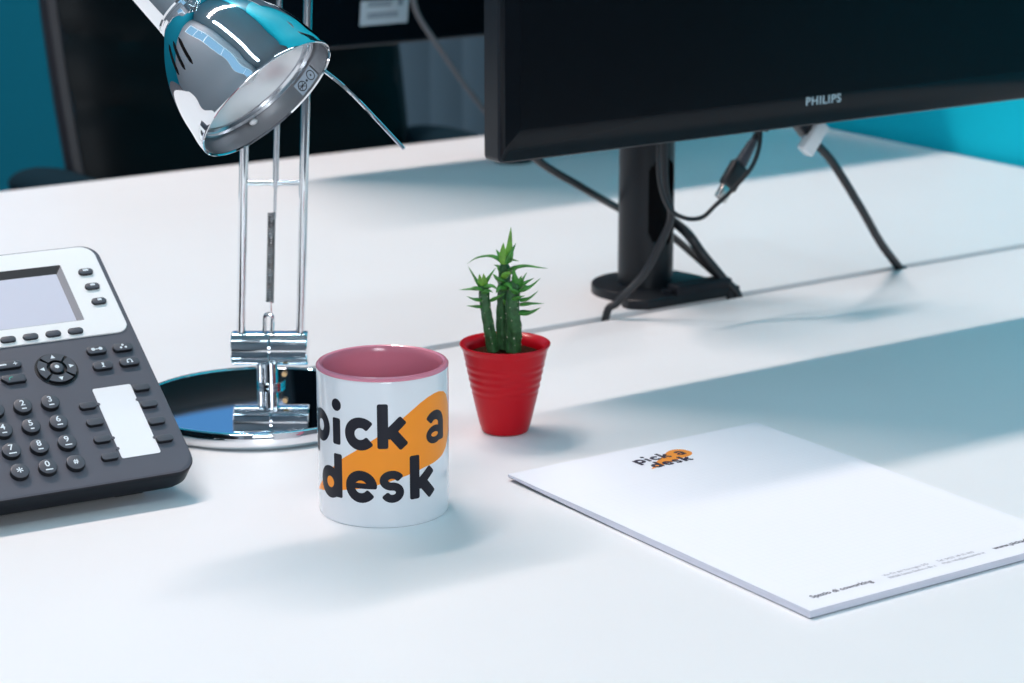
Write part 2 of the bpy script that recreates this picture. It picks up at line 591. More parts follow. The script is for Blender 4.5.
# ceiling lights: the key strip, then strips added for fill
def ceiling_light(x, y, sx, sy, power, label, lcol, group=None):
    t = thing('ceiling_light', label, 'ceiling light', (x, y, ZC), 0, group)
    mb = MB()
    mb.box((0, 0, -0.02), (sx + 0.03, sy + 0.03, 0.04), 0.004)
    mb.build('housing', M['fixture'], t)
    mb = MB()
    mb.box((0, 0, -0.043), (sx, sy, 0.006))
    mb.build('diffuser', M['lamp_glow'], t)
    L = bpy.data.lights.new('ceiling_light_source', 'AREA')
    L.shape = 'RECTANGLE'
    L.size = sx
    L.size_y = sy
    L.energy = power
    L.color = lcol
    o = bpy.data.objects.new('ceiling_light_source', L)
    COL.objects.link(o)
    o.parent = t
    o.location = (0, 0, -0.05)
    o.visible_camera = True
    return t


KEY = 342
FILL = 22  # added ceiling strips, put in as fill light
ceiling_light(-1.55, 2.49, 3.05, 0.22, KEY, 'long ceiling light strip over the far side of the room', (1.0, 0.795, 0.735))
ceiling_light(-3.2, -0.4, 0.3, 4.2, FILL, 'added fill light strip on the ceiling along the left windows', (0.35, 0.80, 1.0))
ceiling_light(0.6, -2.6, 3.6, 0.3, FILL, 'added fill light strip on the ceiling behind the photographer', (0.35, 0.80, 1.0))


# ------------------------------------------------------------------ desks
def desk(label, y0, y1, x0, x1, group):
    t = thing('office_desk', label, 'desk', ((x0 + x1) / 2, (y0 + y1) / 2, 0), 0, group)
    hx, hy = (x1 - x0) / 2, (y1 - y0) / 2
    mb = MB()
    mb.box((0, 0, Z0 - 0.0125), (2 * hx, 2 * hy, 0.025), 0.0012)
    mb.build('desk_top', M['desk'], t)
    for sx in (-1, 1):
        for sy in (-1, 1):
            mb = MB()
            mb.box((sx * (hx - 0.05), sy * (hy - 0.09), (Z0 - 0.025) / 2), (0.05, 0.05, Z0 - 0.025), 0.003)
            mb.build('leg', M['steel'], t)
    mb = MB()
    mb.box((0, hy - 0.09, Z0 - 0.05), (2 * hx - 0.15, 0.03, 0.05))
    mb.box((0, -hy + 0.09, Z0 - 0.05), (2 * hx - 0.15, 0.03, 0.05))
    mb.build('frame_rail', M['steel'], t)
    return t


desk('white office desk in front, carrying the phone, mug and notepad', -0.82, -0.007, -2.4, 0.0, None)
desk('white office desk at the back, beyond the narrow gap behind the cactus', 0.007, 0.803, -2.4, 0.0, None)


# ------------------------------------------------------------------ monitors
def monitor(label, x, y, zb, rz, front, W=0.615, H=0.365):
    """27 inch panel; local: x along the width, -y is the screen side, z=0 at its lower edge"""
    T = 0.022
    t = thing('computer_monitor', label, 'monitor', (x, y, Z0 + zb), rz)
    hw = W / 2
    ch = 0.009
    # housing: chamfered towards the screen
    mb = MB()

    def ring(inset, yy, r):
        return [(a, yy, b) for a, b in rrect(-hw + inset, inset, hw - inset, H - inset, r, 4)]
    rows = [ring(0.0015, T, 0.004), ring(0, T - 0.0015, 0.005), ring(0, 0.0035, 0.005), ring(0.0012, 0.0018, 0.005)]
    mb.grid([[Vector(p) for p in r_] for r_ in rows], closed_u=True, cap=True, smooth=False)
    mb.build('housing', M['mon_side'], t)
    # front bezel: a frame around the screen, its lower band sloping back
    mb = MB()
    bl, bb = 0.0175, 0.0250
    o_ = rrect(-hw + 0.0012, 0.0012, hw - 0.0012, H - 0.0012, 0.005, 4)
    m_ = rrect(-hw + 0.0035, 0.0095, hw - 0.0035, H - 0.0035, 0.003, 4)
    i_ = rrect(-hw + bl, bb, hw - bl, H - 0.0175, 0.0006, 4)
    rows = [[Vector((a, 0.0018, b)) for a, b in o_], [Vector((a, -0.0012, b)) for a, b in m_],
            [Vector((a, -0.0014, b)) for a, b in i_], [Vector((a, 0.0016, b)) for a, b in i_]]
    mb.grid(rows, closed_u=True, smooth=False)
    bz = mb.build('bezel', M['mon'], t)
    text_obj('maker_logo', 'PHILIPS', 0.0092, M['logo'], bz, Matrix.Translation((0.002, -0.00165, 0.0200)) @ Matrix.Rotation(pi / 2, 4, 'X'), bold=0.00018, sx=1.14, spacing=1.13)
    mb = MB()
    mb.prism(rrect(-hw + bl - 0.0005, bb - 0.0005, hw - bl + 0.0005, H - 0.017, 0.0006, 2), -0.0004, 0.003, Matrix.Rotation(pi / 2, 4, 'X') @ Matrix.Translation((0, 0, -0.0015)))
    mb.build('screen', M['screen'], t)
    # rear bulge
    mb = MB()
    rows = []
    for ins, yy in ((0.0, T - 0.001), (0.012, T + 0.006), (0.07, T + 0.014), (0.12, T + 0.034), (0.135, T + 0.037)):
        top = min(ins * 0.8, 0.12)
        rows.append([Vector((a, yy, b)) for a, b in rrect(-hw + 0.002 + ins, 0.002 + top, hw - 0.002 - ins, H - 0.002 - top, 0.008, 4)])
    mb.grid(rows, closed_u=True, cap=True, smooth=False)
    rear = mb.build('rear_cover', M['mon_back'], t)
    mb = MB()
    mb.box((0, T + 0.041, H / 2), (0.11, 0.010, 0.11), 0.002)
    mb.build('mounting_plate', M['pole'], t)
    return t, T


def monitor_arm(label, px_, py_, mx, my, mz, slot, group=None):
    """post standing on a desk clamp with a two-link arm to the monitor plate"""
    t = thing('monitor_post', label, 'monitor stand', (px_, py_, Z0), 0, group)
    # base plate: round behind, straight along the desk edge
    edge = -0.066 if slot else 0.0
    mb = MB()
    poly = []
    if slot:
        for a in range(205, 40, -9):
            poly.append((0.047 * cos(radians(a)), 0.047 * sin(radians(a))))
        poly += [(0.052, 0.022), (0.056, 0.0), (0.060, -0.040), (0.060, edge + 0.010), (-0.040, edge + 0.010), (-0.052, edge + 0.022), (-0.052, -0.036)]
        poly = poly[::-1]
    else:
        poly = [(0.022 * cos(2 * pi * i / 40), 0.022 * sin(2 * pi * i / 40)) for i in range(40)]
    mb.prism(poly, 0.0, 0.008, bev=0.0015)
    bp = mb.build('base_plate', M['pole'], t)
    if slot:
        mb = MB()
        mb.box((0.022, edge + 0.018, 0.011), (0.06, 0.016, 0.010), 0.002)
        mb.cyl((-0.012, edge + 0.020, 0.007), (-0.012, edge + 0.020, 0.012), 0.005, 6)
        mb.build('clamp_block', M['ph_side'], t)
    # hollow post; the cable slot is a real opening
    R, Hp = (0.0240 if slot else 0.013), mz + 0.05
    mb = MB()
    sega, nz = 96, 120
    sa = radians(-88)      # direction the slot faces
    rows = []
    vs = {}
    for i in range(nz + 1):
        for j in range(sega):
            a = 2 * pi * j / sega
            vs[i, j] = mb.bm.verts.new((R * cos(a), R * sin(a), 0.006 + (Hp - 0.006) * i / nz))
    for i in range(nz):
        for j in range(sega):
            a = 2 * pi * (j + 0.5) / sega
            zz = 0.006 + (Hp - 0.006) * (i + 0.5) / nz
            da = (a - sa + pi) % (2 * pi) - pi
            if slot:
                w, z0_, z1_ = 0.0150, 0.044, 0.121
                uu = R * da
                vv = 0 if z0_ + w < zz < z1_ - w else (zz - (z1_ - w) if zz > z1_ - w else zz - (z0_ + w))
                if uu * uu + vv * vv < w * w:
                    continue
            f = mb.bm.faces.new((vs[i, j], vs[i, (j + 1) % sega], vs[i + 1, (j + 1) % sega], vs[i + 1, j]))
    mb.bm.faces.new([vs[nz, j] for j in range(sega)])
    po = mb.build('post', M['pole'], t)
    if slot:
        mb = MB()
        mb.lathe([(R * 0.86, 0.01), (R * 0.86, Hp - 0.005)], 48, cap=True)
        mb.build('dark_core', M['hole'], po)  # black core set in for the shade behind the slot
    if not slot:
        po.rotation_euler = (radians(8), 0, 0)
    # arm
    z = mz
    mb = MB()
    mb.cyl((0, 0, z - 0.03), (0, 0, z + 0.03), R + 0.006, 32, bev=0.003)
    co_ = mb.build('collar', M['pole'], t)
    if not slot:
        co_.rotation_euler = (radians(8), 0, 0)
    dx, dy = mx - px_, my - py_
    dl = sqrt(dx * dx + dy * dy)
    if dl > 0.05:
        mb = MB()
        q = Vector((dx, dy, 0)).normalized()
        mb.tube([Vector((0, 0, z)), q * (dl * 0.5) + Vector((0, 0, z)), q * dl + Vector((0, 0, z))], 0.018 if slot else 0.010, 16, False)
        ar = mb.build('arm', M['pole'], t)
        if not slot:
            ar.rotation_euler = (radians(8), 0, 0)
    return t


MX, MY, MZB = -0.6825, -0.130, 0.1690
monitor('black monitor in front, its dark screen above the notepad', MX, MY, MZB, 0.0, True)
monitor_arm('black round post with a cable slot, holding up the front monitor', -0.7098, 0.057, MX, MY + 0.075, MZB + 0.1825, True)
RX, RY, RZB = -0.385, 0.725, 0.138
rm, T = monitor('black monitor on the far desk, seen from behind with a white label', RX, RY, RZB, pi, False, 0.66, 0.46)
rm.rotation_euler = (radians(-8), 0, pi)     # tilted back for whoever sits behind it
monitor_arm('slim black post behind the front monitor, holding up the far monitor', -0.445, 0.642, RX, RY - 0.080, RZB + 0.23, False)
# label on the back of the rear monitor (local y = +, x reversed)
mb = MB()
lx = -(-0.5875 - RX)
mb.box((lx, T + 0.0132, 0.0695), (0.061, 0.0006, 0.084), m=None)
lb = mb.build('rating_label', M['label'], rm)
lb['label'] = 'white printed sticker'
RF = Matrix.Translation((lx, T + 0.0136, 0.0695)) @ Matrix.Rotation(pi, 4, 'Z') @ Matrix.Rotation(pi / 2, 4, 'X')
for k, (yy, ww) in enumerate(((-0.0330, 0.040), (-0.0295, 0.040), (-0.0205, 0.030), (-0.0170, 0.032), (0.004, 0.030), (0.012, 0.03))):
    mb = MB(RF)
    mb.box((-0.018 + ww / 2 - 0.004, yy, 0.0), (ww, 0.0022, 0.0003))
    mb.build('print_line', M['label_text'], lb)
mb = MB(RF); mb.box((0.020, -0.0185, 0), (0.006, 0.007, 0.0003)); mb.build('print_mark', M['label_text'], lb)


# ------------------------------------------------------------------ cables (room coordinates above the desk)
def cable(label, pts, r, material=None, cat='cable', seg_=10, group=None, name='cable'):
    mb = MB()
    mb.tube([(x, y, Z0 + z) for x, y, z in pts], r, seg_)
    o = mb.build(name, material or M['cable'])
    tag(o, label, cat, group)
    return o


# passes behind the post: from the left under the monitor, down to the right into the gap
cable('black cable slanting from the front monitor down behind its post', [(-0.915, -0.012, 0.185), (-0.8536, 0.02, 0.1377), (-0.779, 0.06, 0.100), (-0.703, 0.101, 0.064), (-0.668, 0.085, 0.044), (-0.662, 0.045, 0.026), (-0.660, 0.008, 0.008), (-0.660, 0.0, -0.015), (-0.660, 0.0, -0.10)], 0.0033)
cable('thick black cable running from behind the post into the gap on its right', [(-0.700, 0.110, 0.16), (-0.690, 0.104, 0.10), (-0.680, 0.075, 0.066), (-0.687, 0.030, 0.0545), (-0.679, 0.018, 0.0370), (-0.665, 0.008, 0.0160), (-0.6523, 0.0, -0.0018), (-0.648, 0.0, -0.03), (-0.646, 0.0, -0.12)], 0.0044)
cable('black cable curving across the front of the post down into the gap on its left', [(-0.762, -0.03, 0.20), (-0.760, -0.030, 0.140), (-0.758, -0.030, 0.110), (-0.750, -0.028, 0.085), (-0.756, -0.022, 0.062), (-0.768, -0.015, 0.036), (-0.787, -0.006, 0.014), (-0.796, 0.0, -0.004), (-0.800, 0.0, -0.1)], 0.0033)
cable('thin black cable looping below the monitor beside the metal plug', [(-0.772, -0.040, 0.20), (-0.774, -0.040, 0.150), (-0.772, -0.040, 0.118), (-0.762, -0.040, 0.096), (-0.745, -0.040, 0.0855), (-0.727, -0.040, 0.0840), (-0.713, -0.040, 0.0925), (-0.697, -0.044, 0.106), (-0.676, -0.044, 0.125), (-0.662, -0.035, 0.150), (-0.655, -0.02, 0.20)], 0.0019)

# usb plug hanging from its cable
t = thing('usb_plug', 'black plug with a bare metal tip hanging below the monitor', 'plug', (-0.7000, -0.030, Z0 + 0.0945))
ax = Vector((0.036, 0.004, 0.042)).normalized()
side = Vector((0.75, 0.0, -0.64)).normalized()
q = Matrix((side.to_4d(), ax.cross(side).to_4d(), ax.to_4d(), (0, 0, 0, 1))).transposed()
q = q.to_3x3().to_4x4()
mb = MB(q); mb.box((0, 0, 0.0065), (0.0115, 0.005, 0.013), 0.0006); mb.build('metal_tip', M['usb'], t)['label'] = 'shiny nickel plug tip'
mb = MB(q); mb.prism(rrect(-0.0085, -0.0045, 0.0085, 0.0045, 0.003), 0.0125, 0.036, bev=0.003, bev_bottom=0.001); mb.build('plug_body', M['cable'], t)
mb = MB(q)
mb.cyl((0, 0, 0.035), (0, 0, 0.060), 0.0052, 14, r2=0.0034)
for k in range(6):
    mb.cyl((0, 0, 0.037 + k * 0.0036), (0, 0, 0.0385 + k * 0.0036), 0.0058 - k * 0.0003, 14)
mb.build('strain_relief', M['ph_key'], t)
mb = MB(q); mb.tube([(0, 0, 0.058), (0, 0, 0.078), (0.001, 0.0, 0.10), (-0.006, 0.004, 0.14)], 0.0030, 10); mb.build('cord', M['cable'], t)
mb = MB(q); mb.box((0, 0.0, 0.080), (0.0125, 0.010, 0.016), 0.002); mb.build('ferrite_clip', M['cable'], t)

# display connector with a white label, its cable arching down into the gap
t = thing('display_connector', 'black connector with a white label under the monitor, cable arching into the gap', 'connector', (-0.606, -0.034, Z0 + 0.149))
ax = Vector((0.55, 0.0, -0.60)).normalized()
side = Vector((0.0, 1.0, 0.0))
up = side.cross(ax).normalized()
q = Matrix((ax.to_4d(), side.to_4d(), up.to_4d(), (0, 0, 0, 1))).transposed().to_3x3().to_4x4()
mb = MB(q); mb.box((-0.016, 0.0, -0.003), (0.042, 0.014, 0.030), 0.002); mb.build('connector_shell', M['mon_side'], t)
mb = MB(q)
for k in range(4):
    mb.box((-0.005, -0.0075, -0.012 + k * 0.006), (0.018, 0.001, 0.0018))
mb.build('grip_ridges', M['cable'], t)
mb = MB(Matrix.Translation((-0.0035, -0.0085, -0.0105)) @ Matrix.Rotation(radians(38), 4, 'Y'))
mb.box((0, 0.001, 0.001), (0.0135, 0.010, 0.030), 0.0015)
mb.build('white_tag', M['card'], t)['label'] = 'white plastic label'
mb = MB(); mb.tube([(-0.004, 0.004, 0.000), (0.0105, 0.008, -0.0155), (0.0300, 0.010, -0.0310), (0.0480, 0.012, -0.0500), (0.0790, 0.016, -0.0860), (0.1100, 0.024, -0.1200), (0.1430, 0.0335, -0.1490), (0.152, 0.0335, -0.162), (0.156, 0.0335, -0.25)], 0.0038, 12)
mb.build('cord', M['cable'], t)

cable('grey cable hanging across the back of the far monitor', [(-0.560, 0.700, 0.36), (-0.566, 0.672, 0.24), (-0.5656, 0.660, 0.190), (-0.557, 0.66, 0.167), (-0.531, 0.66, 0.132), (-0.498, 0.66, 0.089), (-0.4714, 0.66, 0.058), (-0.440, 0.676, 0.030), (-0.405, 0.70, 0.008), (-0.33, 0.725, 0.0036), (-0.24, 0.745, 0.0034), (-0.205, 0.785, 0.0036), (-0.200, 0.809, -0.004), (-0.200, 0.811, -0.20)], 0.0032, M['cable_grey'])


# ------------------------------------------------------------------ office chair beyond the far desk
t = thing('office_chair', 'black leather office chair behind the far desk, facing it', 'chair', (-0.577, 1.16, -0.0), radians(0))
# reclined, padded back
rec = Matrix.Translation((0, -0.135, 0.565)) @ Matrix.Rotation(radians(-13), 4, 'X')


def back_pt(u, v, side_):
    # u -1..1 across, v 0..1 up
    w = 0.214 + 0.012 * sin(pi * v)
    w *= 1.0 - 0.16 * max(0, (v - 0.8) / 0.2) ** 2
    x = u * w
    th = 0.034 * (1 - abs(u) ** 6) * (1 - abs(2 * v - 1) ** 8) + 0.006
    fold = 0.0
    for (fv, amp, slope) in ((0.62, 0.007, 0.55), (0.46, 0.007, 0.45), (0.33, 0.006, 0.35), (0.78, 0.005, 0.3)):
        d = (v - fv - slope * 0.15 * (abs(u) - 0.4))
        fold -= amp * math.exp(-(d / 0.018) ** 2)
    y = -th - (fold if side_ < 0 else 0) + 0.03 * (u * u) * -1
    if side_ > 0:
        y = 0.022 + 0.03 * (u * u) * -1
    return Vector((x, y, v * 0.60))


mb = MB(rec)
mb.grid([[back_pt(-1 + 2 * j / 30, i / 40, -1) for j in range(31)] for i in range(41)])
mb.grid([[back_pt(-1 + 2 * j / 30, i / 40, 1) for j in range(31)] for i in range(41)])
mb.build('backrest', M['leather'], t)
mb = MB(rec)
edge = [back_pt(-1, i / 20, 1) for i in range(21)] + [back_pt(-1 + 2 * j / 12, 1, 1) for j in range(1, 13)] + [back_pt(1, 1 - i / 20, 1) for i in range(1, 21)] + [back_pt(1 - 2 * j / 12, 0, 1) for j in range(1, 12)]
edge.append(edge[0])
mb.tube([p + Vector((0, -0.012, 0)) for p in edge], 0.0155, 10, True, 2)
mb.build('back_frame', M['chair_edge'], t)
mb = MB(); mb.prism(rrect(-0.25, -0.26, 0.25, 0.24, 0.07), 0.44, 0.53, Matrix.Translation((0, -0.34, 0)), bev=0.03, bev_bottom=0.02); mb.build('seat', M['leather'], t)
mb = MB()
mb.tube([(0, -0.05, 0.42), (0, 0.0, 0.46), (0, -0.04, 0.66), (0, -0.06, 0.80)], 0.022, 12)
mb.build('back_support', M['pole'], t)
for sx in (-1, 1):
    mb = MB()
    mb.tube([(sx * 0.25, -0.34, 0.43), (sx * 0.268, -0.26, 0.50), (sx * 0.266, -0.21, 0.685)], 0.016, 10)
    mb.build('arm_support', M['pole'], t)
    mb = MB()
    rows = []
    for i in range(15):
        a = i / 14
        rows.append((sx * 0.266, -0.325 + 0.27 * a, 0.698 - 0.012 * (2 * a - 1) ** 2))
    mb.tube(rows, lambda s_: 0.036 * (max(0.02, 1 - abs(2 * s_ - 1) ** 5)) ** 0.5, 16, True, 2, flat=0.55)
    mb.build('armrest', M['chair_arm'], t)
mb = MB(); mb.cyl((0, -0.36, 0.12), (0, -0.36, 0.43), 0.027, 20, r2=0.022); mb.build('gas_lift', M['pole'], t)
for k in range(5):
    a = 2 * pi * k / 5 + 0.3
    mb = MB()
    mb.tube([(0, -0.36, 0.13), (0.16 * cos(a), -0.36 + 0.16 * sin(a), 0.105), (0.29 * cos(a), -0.36 + 0.29 * sin(a), 0.075)], 0.02, 10, r_end=0.013)
    lg = mb.build('leg', M['pole'], t)
    mb = MB()
    c = Vector((0.29 * cos(a), -0.36 + 0.29 * sin(a), 0.028))
    d = Vector((-sin(a), cos(a), 0)) * 0.02
    mb.cyl(c - d, c + d, 0.028, 18, bev=0.004)
    mb.cyl(c, c + Vector((0, 0, 0.05)), 0.007, 8)
    mb.build('caster', M['pole'], lg)


# ------------------------------------------------------------------ desk phone
PT = 0.5649
t = thing('desk_phone', 'dark grey desk phone with a white display panel, left of the lamp', 'phone', (-1.2931, -0.2309, Z0), -0.0878)
P = Matrix.Translation((0, 0, 0.0201)) @ Matrix.Rotation(PT, 4, 'X') @ Matrix.Diagonal((0.001, 0.001, 0.001, 1))   # millimetres on the sloping face
TH = 20.6
out = rrect(-226, 0.0, 2.4, 210.5, (14, 14, 12, 12), 8)
mb = MB(P)
c0 = lambda d: [(x * (1 - d / 114.2) - 111.8 * d / 114.2, y * (1 - d / 105.25) + 105.25 * d / 105.25) for x, y in out]
rows = [[Vector((x, y, z)) for x, y in c0(d)] for d, z in ((7, -TH), (3.2, -TH + 2), (1.2, -TH + 6), (0.4, -6), (0.0, -2.6), (0.5, -1.2), (1.3, -0.3), (2.6, 0.0))]
mb.grid(rows, closed_u=True, cap=True, smooth=True)
body = mb.build('body', [M['ph_dark'], M['ph_side']], t)
for p in body.data.polygons:      # faces below the top edge take the darker side colour
    if (P.inverted() @ p.center).z < -1.0:
        p.material_index = 1
# stand and feet underneath
mb = MB()
mb._add([(-0.19, 0.05, 0.002), (-0.035, 0.05, 0.002), (-0.035, 0.17, 0.002), (-0.19, 0.17, 0.002),
         (-0.19, 0.05, 0.026), (-0.035, 0.05, 0.026), (-0.035, 0.165, 0.092), (-0.19, 0.165, 0.092)],
        [(0, 3, 2, 1), (4, 5, 6, 7), (0, 1, 5, 4), (2, 3, 7, 6), (1, 2, 6, 5), (0, 4, 7, 3)])
mb.build('stand', M['ph_side'], t)
for xx in (-0.200, -0.035):
    mb = MB()
    mb.box((xx, 0.034, 0.0030), (0.020, 0.012, 0.006), 0.001)
    mb.build('rubber_foot', M['ph_side'], t)
# white faceplate with the display opening
mb = MB(P)
o_ = rrect(-170, 124.6, -1.8, 207.6, (6, 8, 10, 10), 6)
i_ = rrect(-137, 139.3, -28.6, 192.4, (1, 1.2, 1.2, 1), 6)
rows = [[Vector((x, y, z)) for x, y in pl] for pl, z in ((o_, -0.3), (o_, 0.7), ([(x * 0.996 - 0.34, y * 0.996 + 0.66) for x, y in o_], 1.0), (i_, 1.0), (i_, 0.2))]
mb.grid(rows, closed_u=True, smooth=False)
fp = mb.build('faceplate', M['ph_white'], t)
fp['label'] = 'glossy white panel around the display'
mb = MB(P)
j_ = rrect(-132, 140.4, -33.6, 185.0, (0.5, 0.5, 0.5, 0.5), 6)
mb.grid([[Vector((x, y, z)) for x, y in pl] for pl, z in ((i_, 0.9), (j_, 0.15), (j_, 0.02))], closed_u=True, smooth=False)
dfm = mb.build('display_frame', [M['ph_frame'], M['ph_recess']], t)
for p in dfm.data.polygons:   # the upper and left reveals of the opening are set black
    c = P.inverted() @ p.center
    if c.y > 185.5 and c.x < -30.5 or c.x < -132:
        p.material_index = 1
mb = MB(P); mb.prism(rrect(-132, 140.4, -33.6, 185.0, 0.5, 2), -0.2, 0.12); mb.build('display', M['lcd'], t)


def key(name, poly, h, mats=None, bev=0.9, parent=None, txt=None, ts=5.0, tp=(0, 0), bold=0.12, z0=-0.4):
    mb = MB(P)
    mb.prism(poly, z0, h, bev=bev, smooth=True)
    o = mb.build(name, [M['ph_key'], M['ph_keyside']], parent or t)
    nrm = (P.to_3x3() @ Vector((0, 0, 1))).normalized()
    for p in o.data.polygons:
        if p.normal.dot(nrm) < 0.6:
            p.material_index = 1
    if txt:
        text_obj('marking', txt, ts, M['marking'], o, P @ Matrix.Translation((tp[0], tp[1], h + 0.05)), bold=bold)
    return o


def circ(x, y, r, n=28, ry=None):
    ry = ry or r
    return [(x + r * cos(2 * pi * i / n), y + ry * sin(2 * pi * i / n)) for i in range(n)]


def mark_poly(parent, polys, h, material=None):
    mb = MB(P)
    for pl in polys:
        mb.prism(pl, h, h + 0.06)
    return mb.build('marking', material or M['marking'], parent)


# number keys
rows_ = [('1', '2', '3'), ('4', '5', '6'), ('7', '8', '9'), ('*', '0', '#')]
letters = {'2': 3.2, '3': 3.4, '4': 3.2, '5': 2.6, '6': 3.8, '7': 5.0, '8': 3.4, '9': 4.6, '0': 4.8}
for r_, row in enumerate(rows_):
    for c_, d in enumerate(row):
        x, y = -110.0 + 18.0 * c_, 70.6 - 17.45 * r_
        big = d in '*#'
        k = key('number_key', circ(x, y, 5.9, 36), 3.5, bev=0.6, txt=d, ts=9.5 if d == '*' else (5.2 if big else 6.4), tp=(x, y + (-1.6 if d == '*' else 0.2 if big else 1.7)), bold=0.11)
        if d in letters:
            w = letters[d] / 2
            mark_poly(k, [rrect(x - w, y - 3.3, x + w, y - 2.35, 0.3, 2)], 3.5)
# navigation ring
for k in range(4):
    a0 = 45 + 90 * k + 5 - 0
    pl = [(-60.4 + 12.6 * cos(radians(a0 + 80 * i / 14)), 99.6 + 12.6 * sin(radians(a0 + 80 * i / 14))) for i in range(15)] + \
         [(-60.4 + 6.6 * cos(radians(a0 + 80 - 80 * i / 14)), 99.6 + 6.6 * sin(radians(a0 + 80 - 80 * i / 14))) for i in range(15)]
    mb = MB(P)
    mb.prism(pl, -0.3, 2.1)
    o = mb.build('arrow_key', [M['ph_key'], M['ph_keyside']], t)
    nn = (P.to_3x3() @ Vector((0, 0, 1))).normalized()
    for p in o.data.polygons:
        if p.normal.dot(nn) < 0.5:
            p.material_index = 1
    am = radians(a0 + 40)
    cx, cy = -60.4 + 9.5 * cos(am), 99.6 + 9.5 * sin(am)
    mark_poly(o, [[(cx + 2.0 * cos(am + q), cy + 2.0 * sin(am + q)) for q in (0, 2.2, -2.2)]], 2.1)
mb = MB(P)
mb.grid([[Vector((x, y, z)) for x, y in circ(-60.4, 99.6, r, 48)] for r, z in ((14.2, -0.1), (14.2, 0.35), (13.3, 0.35), (13.3, 0.05), (0.1, 0.05))], closed_u=True, smooth=False)
mb.build('navigation_ring', M['ph_recess'], t)
k = key('select_key', circ(-60.4, 99.6, 4.6, 28), 2.8, bev=1.0)
mark_poly(k, [circ(-60.4, 99.8, 1.5, 16)], 2.8)
# oval keys
for x in (-114, -98.8, -83.7, -68.6, -53.2, -38.0):
    key('soft_key', rrect(x - 5.2, 127.2, x + 5.2, 132.4, 2.5, 5), 2.6, bev=0.8, z0=0)
for i, y in enumerate((182.4, 168.2, 153.9)):
    k = key('side_key', rrect(-19.0, y - 2.8, -8.8, y + 2.8, 2.7, 5), 2.8, bev=0.8, z0=0)
    mark_poly(k, [rrect(-15.9 + 0.5 * i, y - 0.2, -12.0, y + 1.6, 0.4, 2)], 2.8)
for (x, y, kind) in ((-29.9, 110.4, 'swap'), (-12.0, 110.0, 'conf'), (-30.3, 96.2, 'mute'), (-12.0, 96.4, 'head')):
    k = key('function_key', rrect(x - 6.6, y - 3.3, x + 6.6, y + 3.3, 2.6, 5), 2.6, bev=0.5)
    if kind == 'swap':
        mark_poly(k, [circ(x - 2.4, y + 0.3, 1.4, 10), circ(x + 2.6, y + 0.3, 1.4, 10), rrect(x - 2, y - 0.2, x + 2, y + 0.5, 0.1, 1)], 2.6)
    elif kind == 'conf':
        mark_poly(k, [circ(x, y + 1.2, 0.9, 10), circ(x - 1.6, y - 0.9, 0.9, 10), circ(x + 1.7, y - 0.9, 0.9, 10)], 2.6)
    elif kind == 'mute':
        mark_poly(k, [rrect(x - 0.7, y - 0.2, x + 0.8, y + 2.0, 0.6, 3), rrect(x - 0.3, y - 1.8, x + 0.4, y - 0.2, 0.1, 1), rrect(x - 1.1, y - 2.0, x + 1.1, y - 1.4, 0.1, 1)], 2.6)
    else:
        ring = []
        for i in range(13):
            a = radians(-30 + 240 * i / 12)
            ring.append((x + 1.9 * cos(a), y + 0.3 + 1.7 * sin(a)))
        for i in range(13):
            a = radians(210 - 240 * i / 12)
            ring.append((x + 1.2 * cos(a), y + 0.3 + 1.0 * sin(a)))
        mark_poly(k, [ring, circ(x - 1.5, y - 0.9, 0.75, 8), circ(x + 1.5, y - 0.9, 0.75, 8)], 2.6)
k = key('volume_key', rrect(-105, 104.6, -81.6, 110.6, 2.6, 5), 2.6, bev=0.8)
mark_poly(k, [rrect(-87.2, 107.3, -84.4, 107.9, 0.1, 1), rrect(-86.1, 106.2, -85.5, 109.0, 0.1, 1), rrect(-97.0, 106.9, -91.6, 108.1, 0.2, 1)], 2.6)
k = key('send_key', [(-98.0, 97.9), (-98.4, 96.2), (-95.0, 91.9), (-83.6, 91.9), (-82.6, 93.0), (-82.6, 97.4), (-83.8, 98.8), (-96.8, 98.8)][::1], 2.6, bev=0.8)
hs = [(-91.6 + 2.2 * cos(radians(200 - 130 * i / 8)), 94.4 + 2.2 * sin(radians(200 - 130 * i / 8))) for i in range(9)] + [(-91.6 + 1.6 * cos(radians(70 + 130 * i / 8)), 94.4 + 1.6 * sin(radians(70 + 130 * i / 8))) for i in range(9)]
mark_poly(k, [hs], 2.6, M['marking_green'])
k = key('message_key', rrect(-119, 91.9, -104, 98.8, 2.6, 5), 2.6, bev=0.8)
# line keys on both sides of the white card
for x, ys in ((-51.0, (64.0, 49.4, 34.6, 19.6)), (-11.6, (73.0, 58.1, 43.0, 27.6))):
    for y in ys:
        key('line_key', rrect(x - 5.6, y - 2.7, x + 5.6, y + 2.5, (2.4, 2.4, 1.6, 1.6), 4), 2.5, bev=0.4)
mb = MB(P); mb.prism(rrect(-43.4, 17.6, -17.4, 78.4, 1.3, 3), -0.2, 0.4); o = mb.build('index_card', M['card'], t); o['label'] = 'blank white paper strip'
mb = MB(P)
for x, ys in ((-43.6, (64.8, 35.2, 26.0)), (-17.4, (64.0, 30.4))):
    for y in ys:
        mb.prism(circ(x, y, 1.2, 12), 0.0, 0.7)
mb.build('card_tabs', M['ph_dark'], t)
# handset resting on the left side
mb = MB(P)
mb.tube([(-199, 18, 12), (-199, 60, 22), (-199, 110, 26), (-199, 160, 22), (-199, 196, 12)], 13.5, 18, True, 8)
mb.prism(circ(-199, 30, 22, 28, 24), 1, 17, bev=5)
mb.prism(circ(-199, 182, 22, 28, 24), 1, 17, bev=5)
mb.build('handset', M['ph_dark'], t)


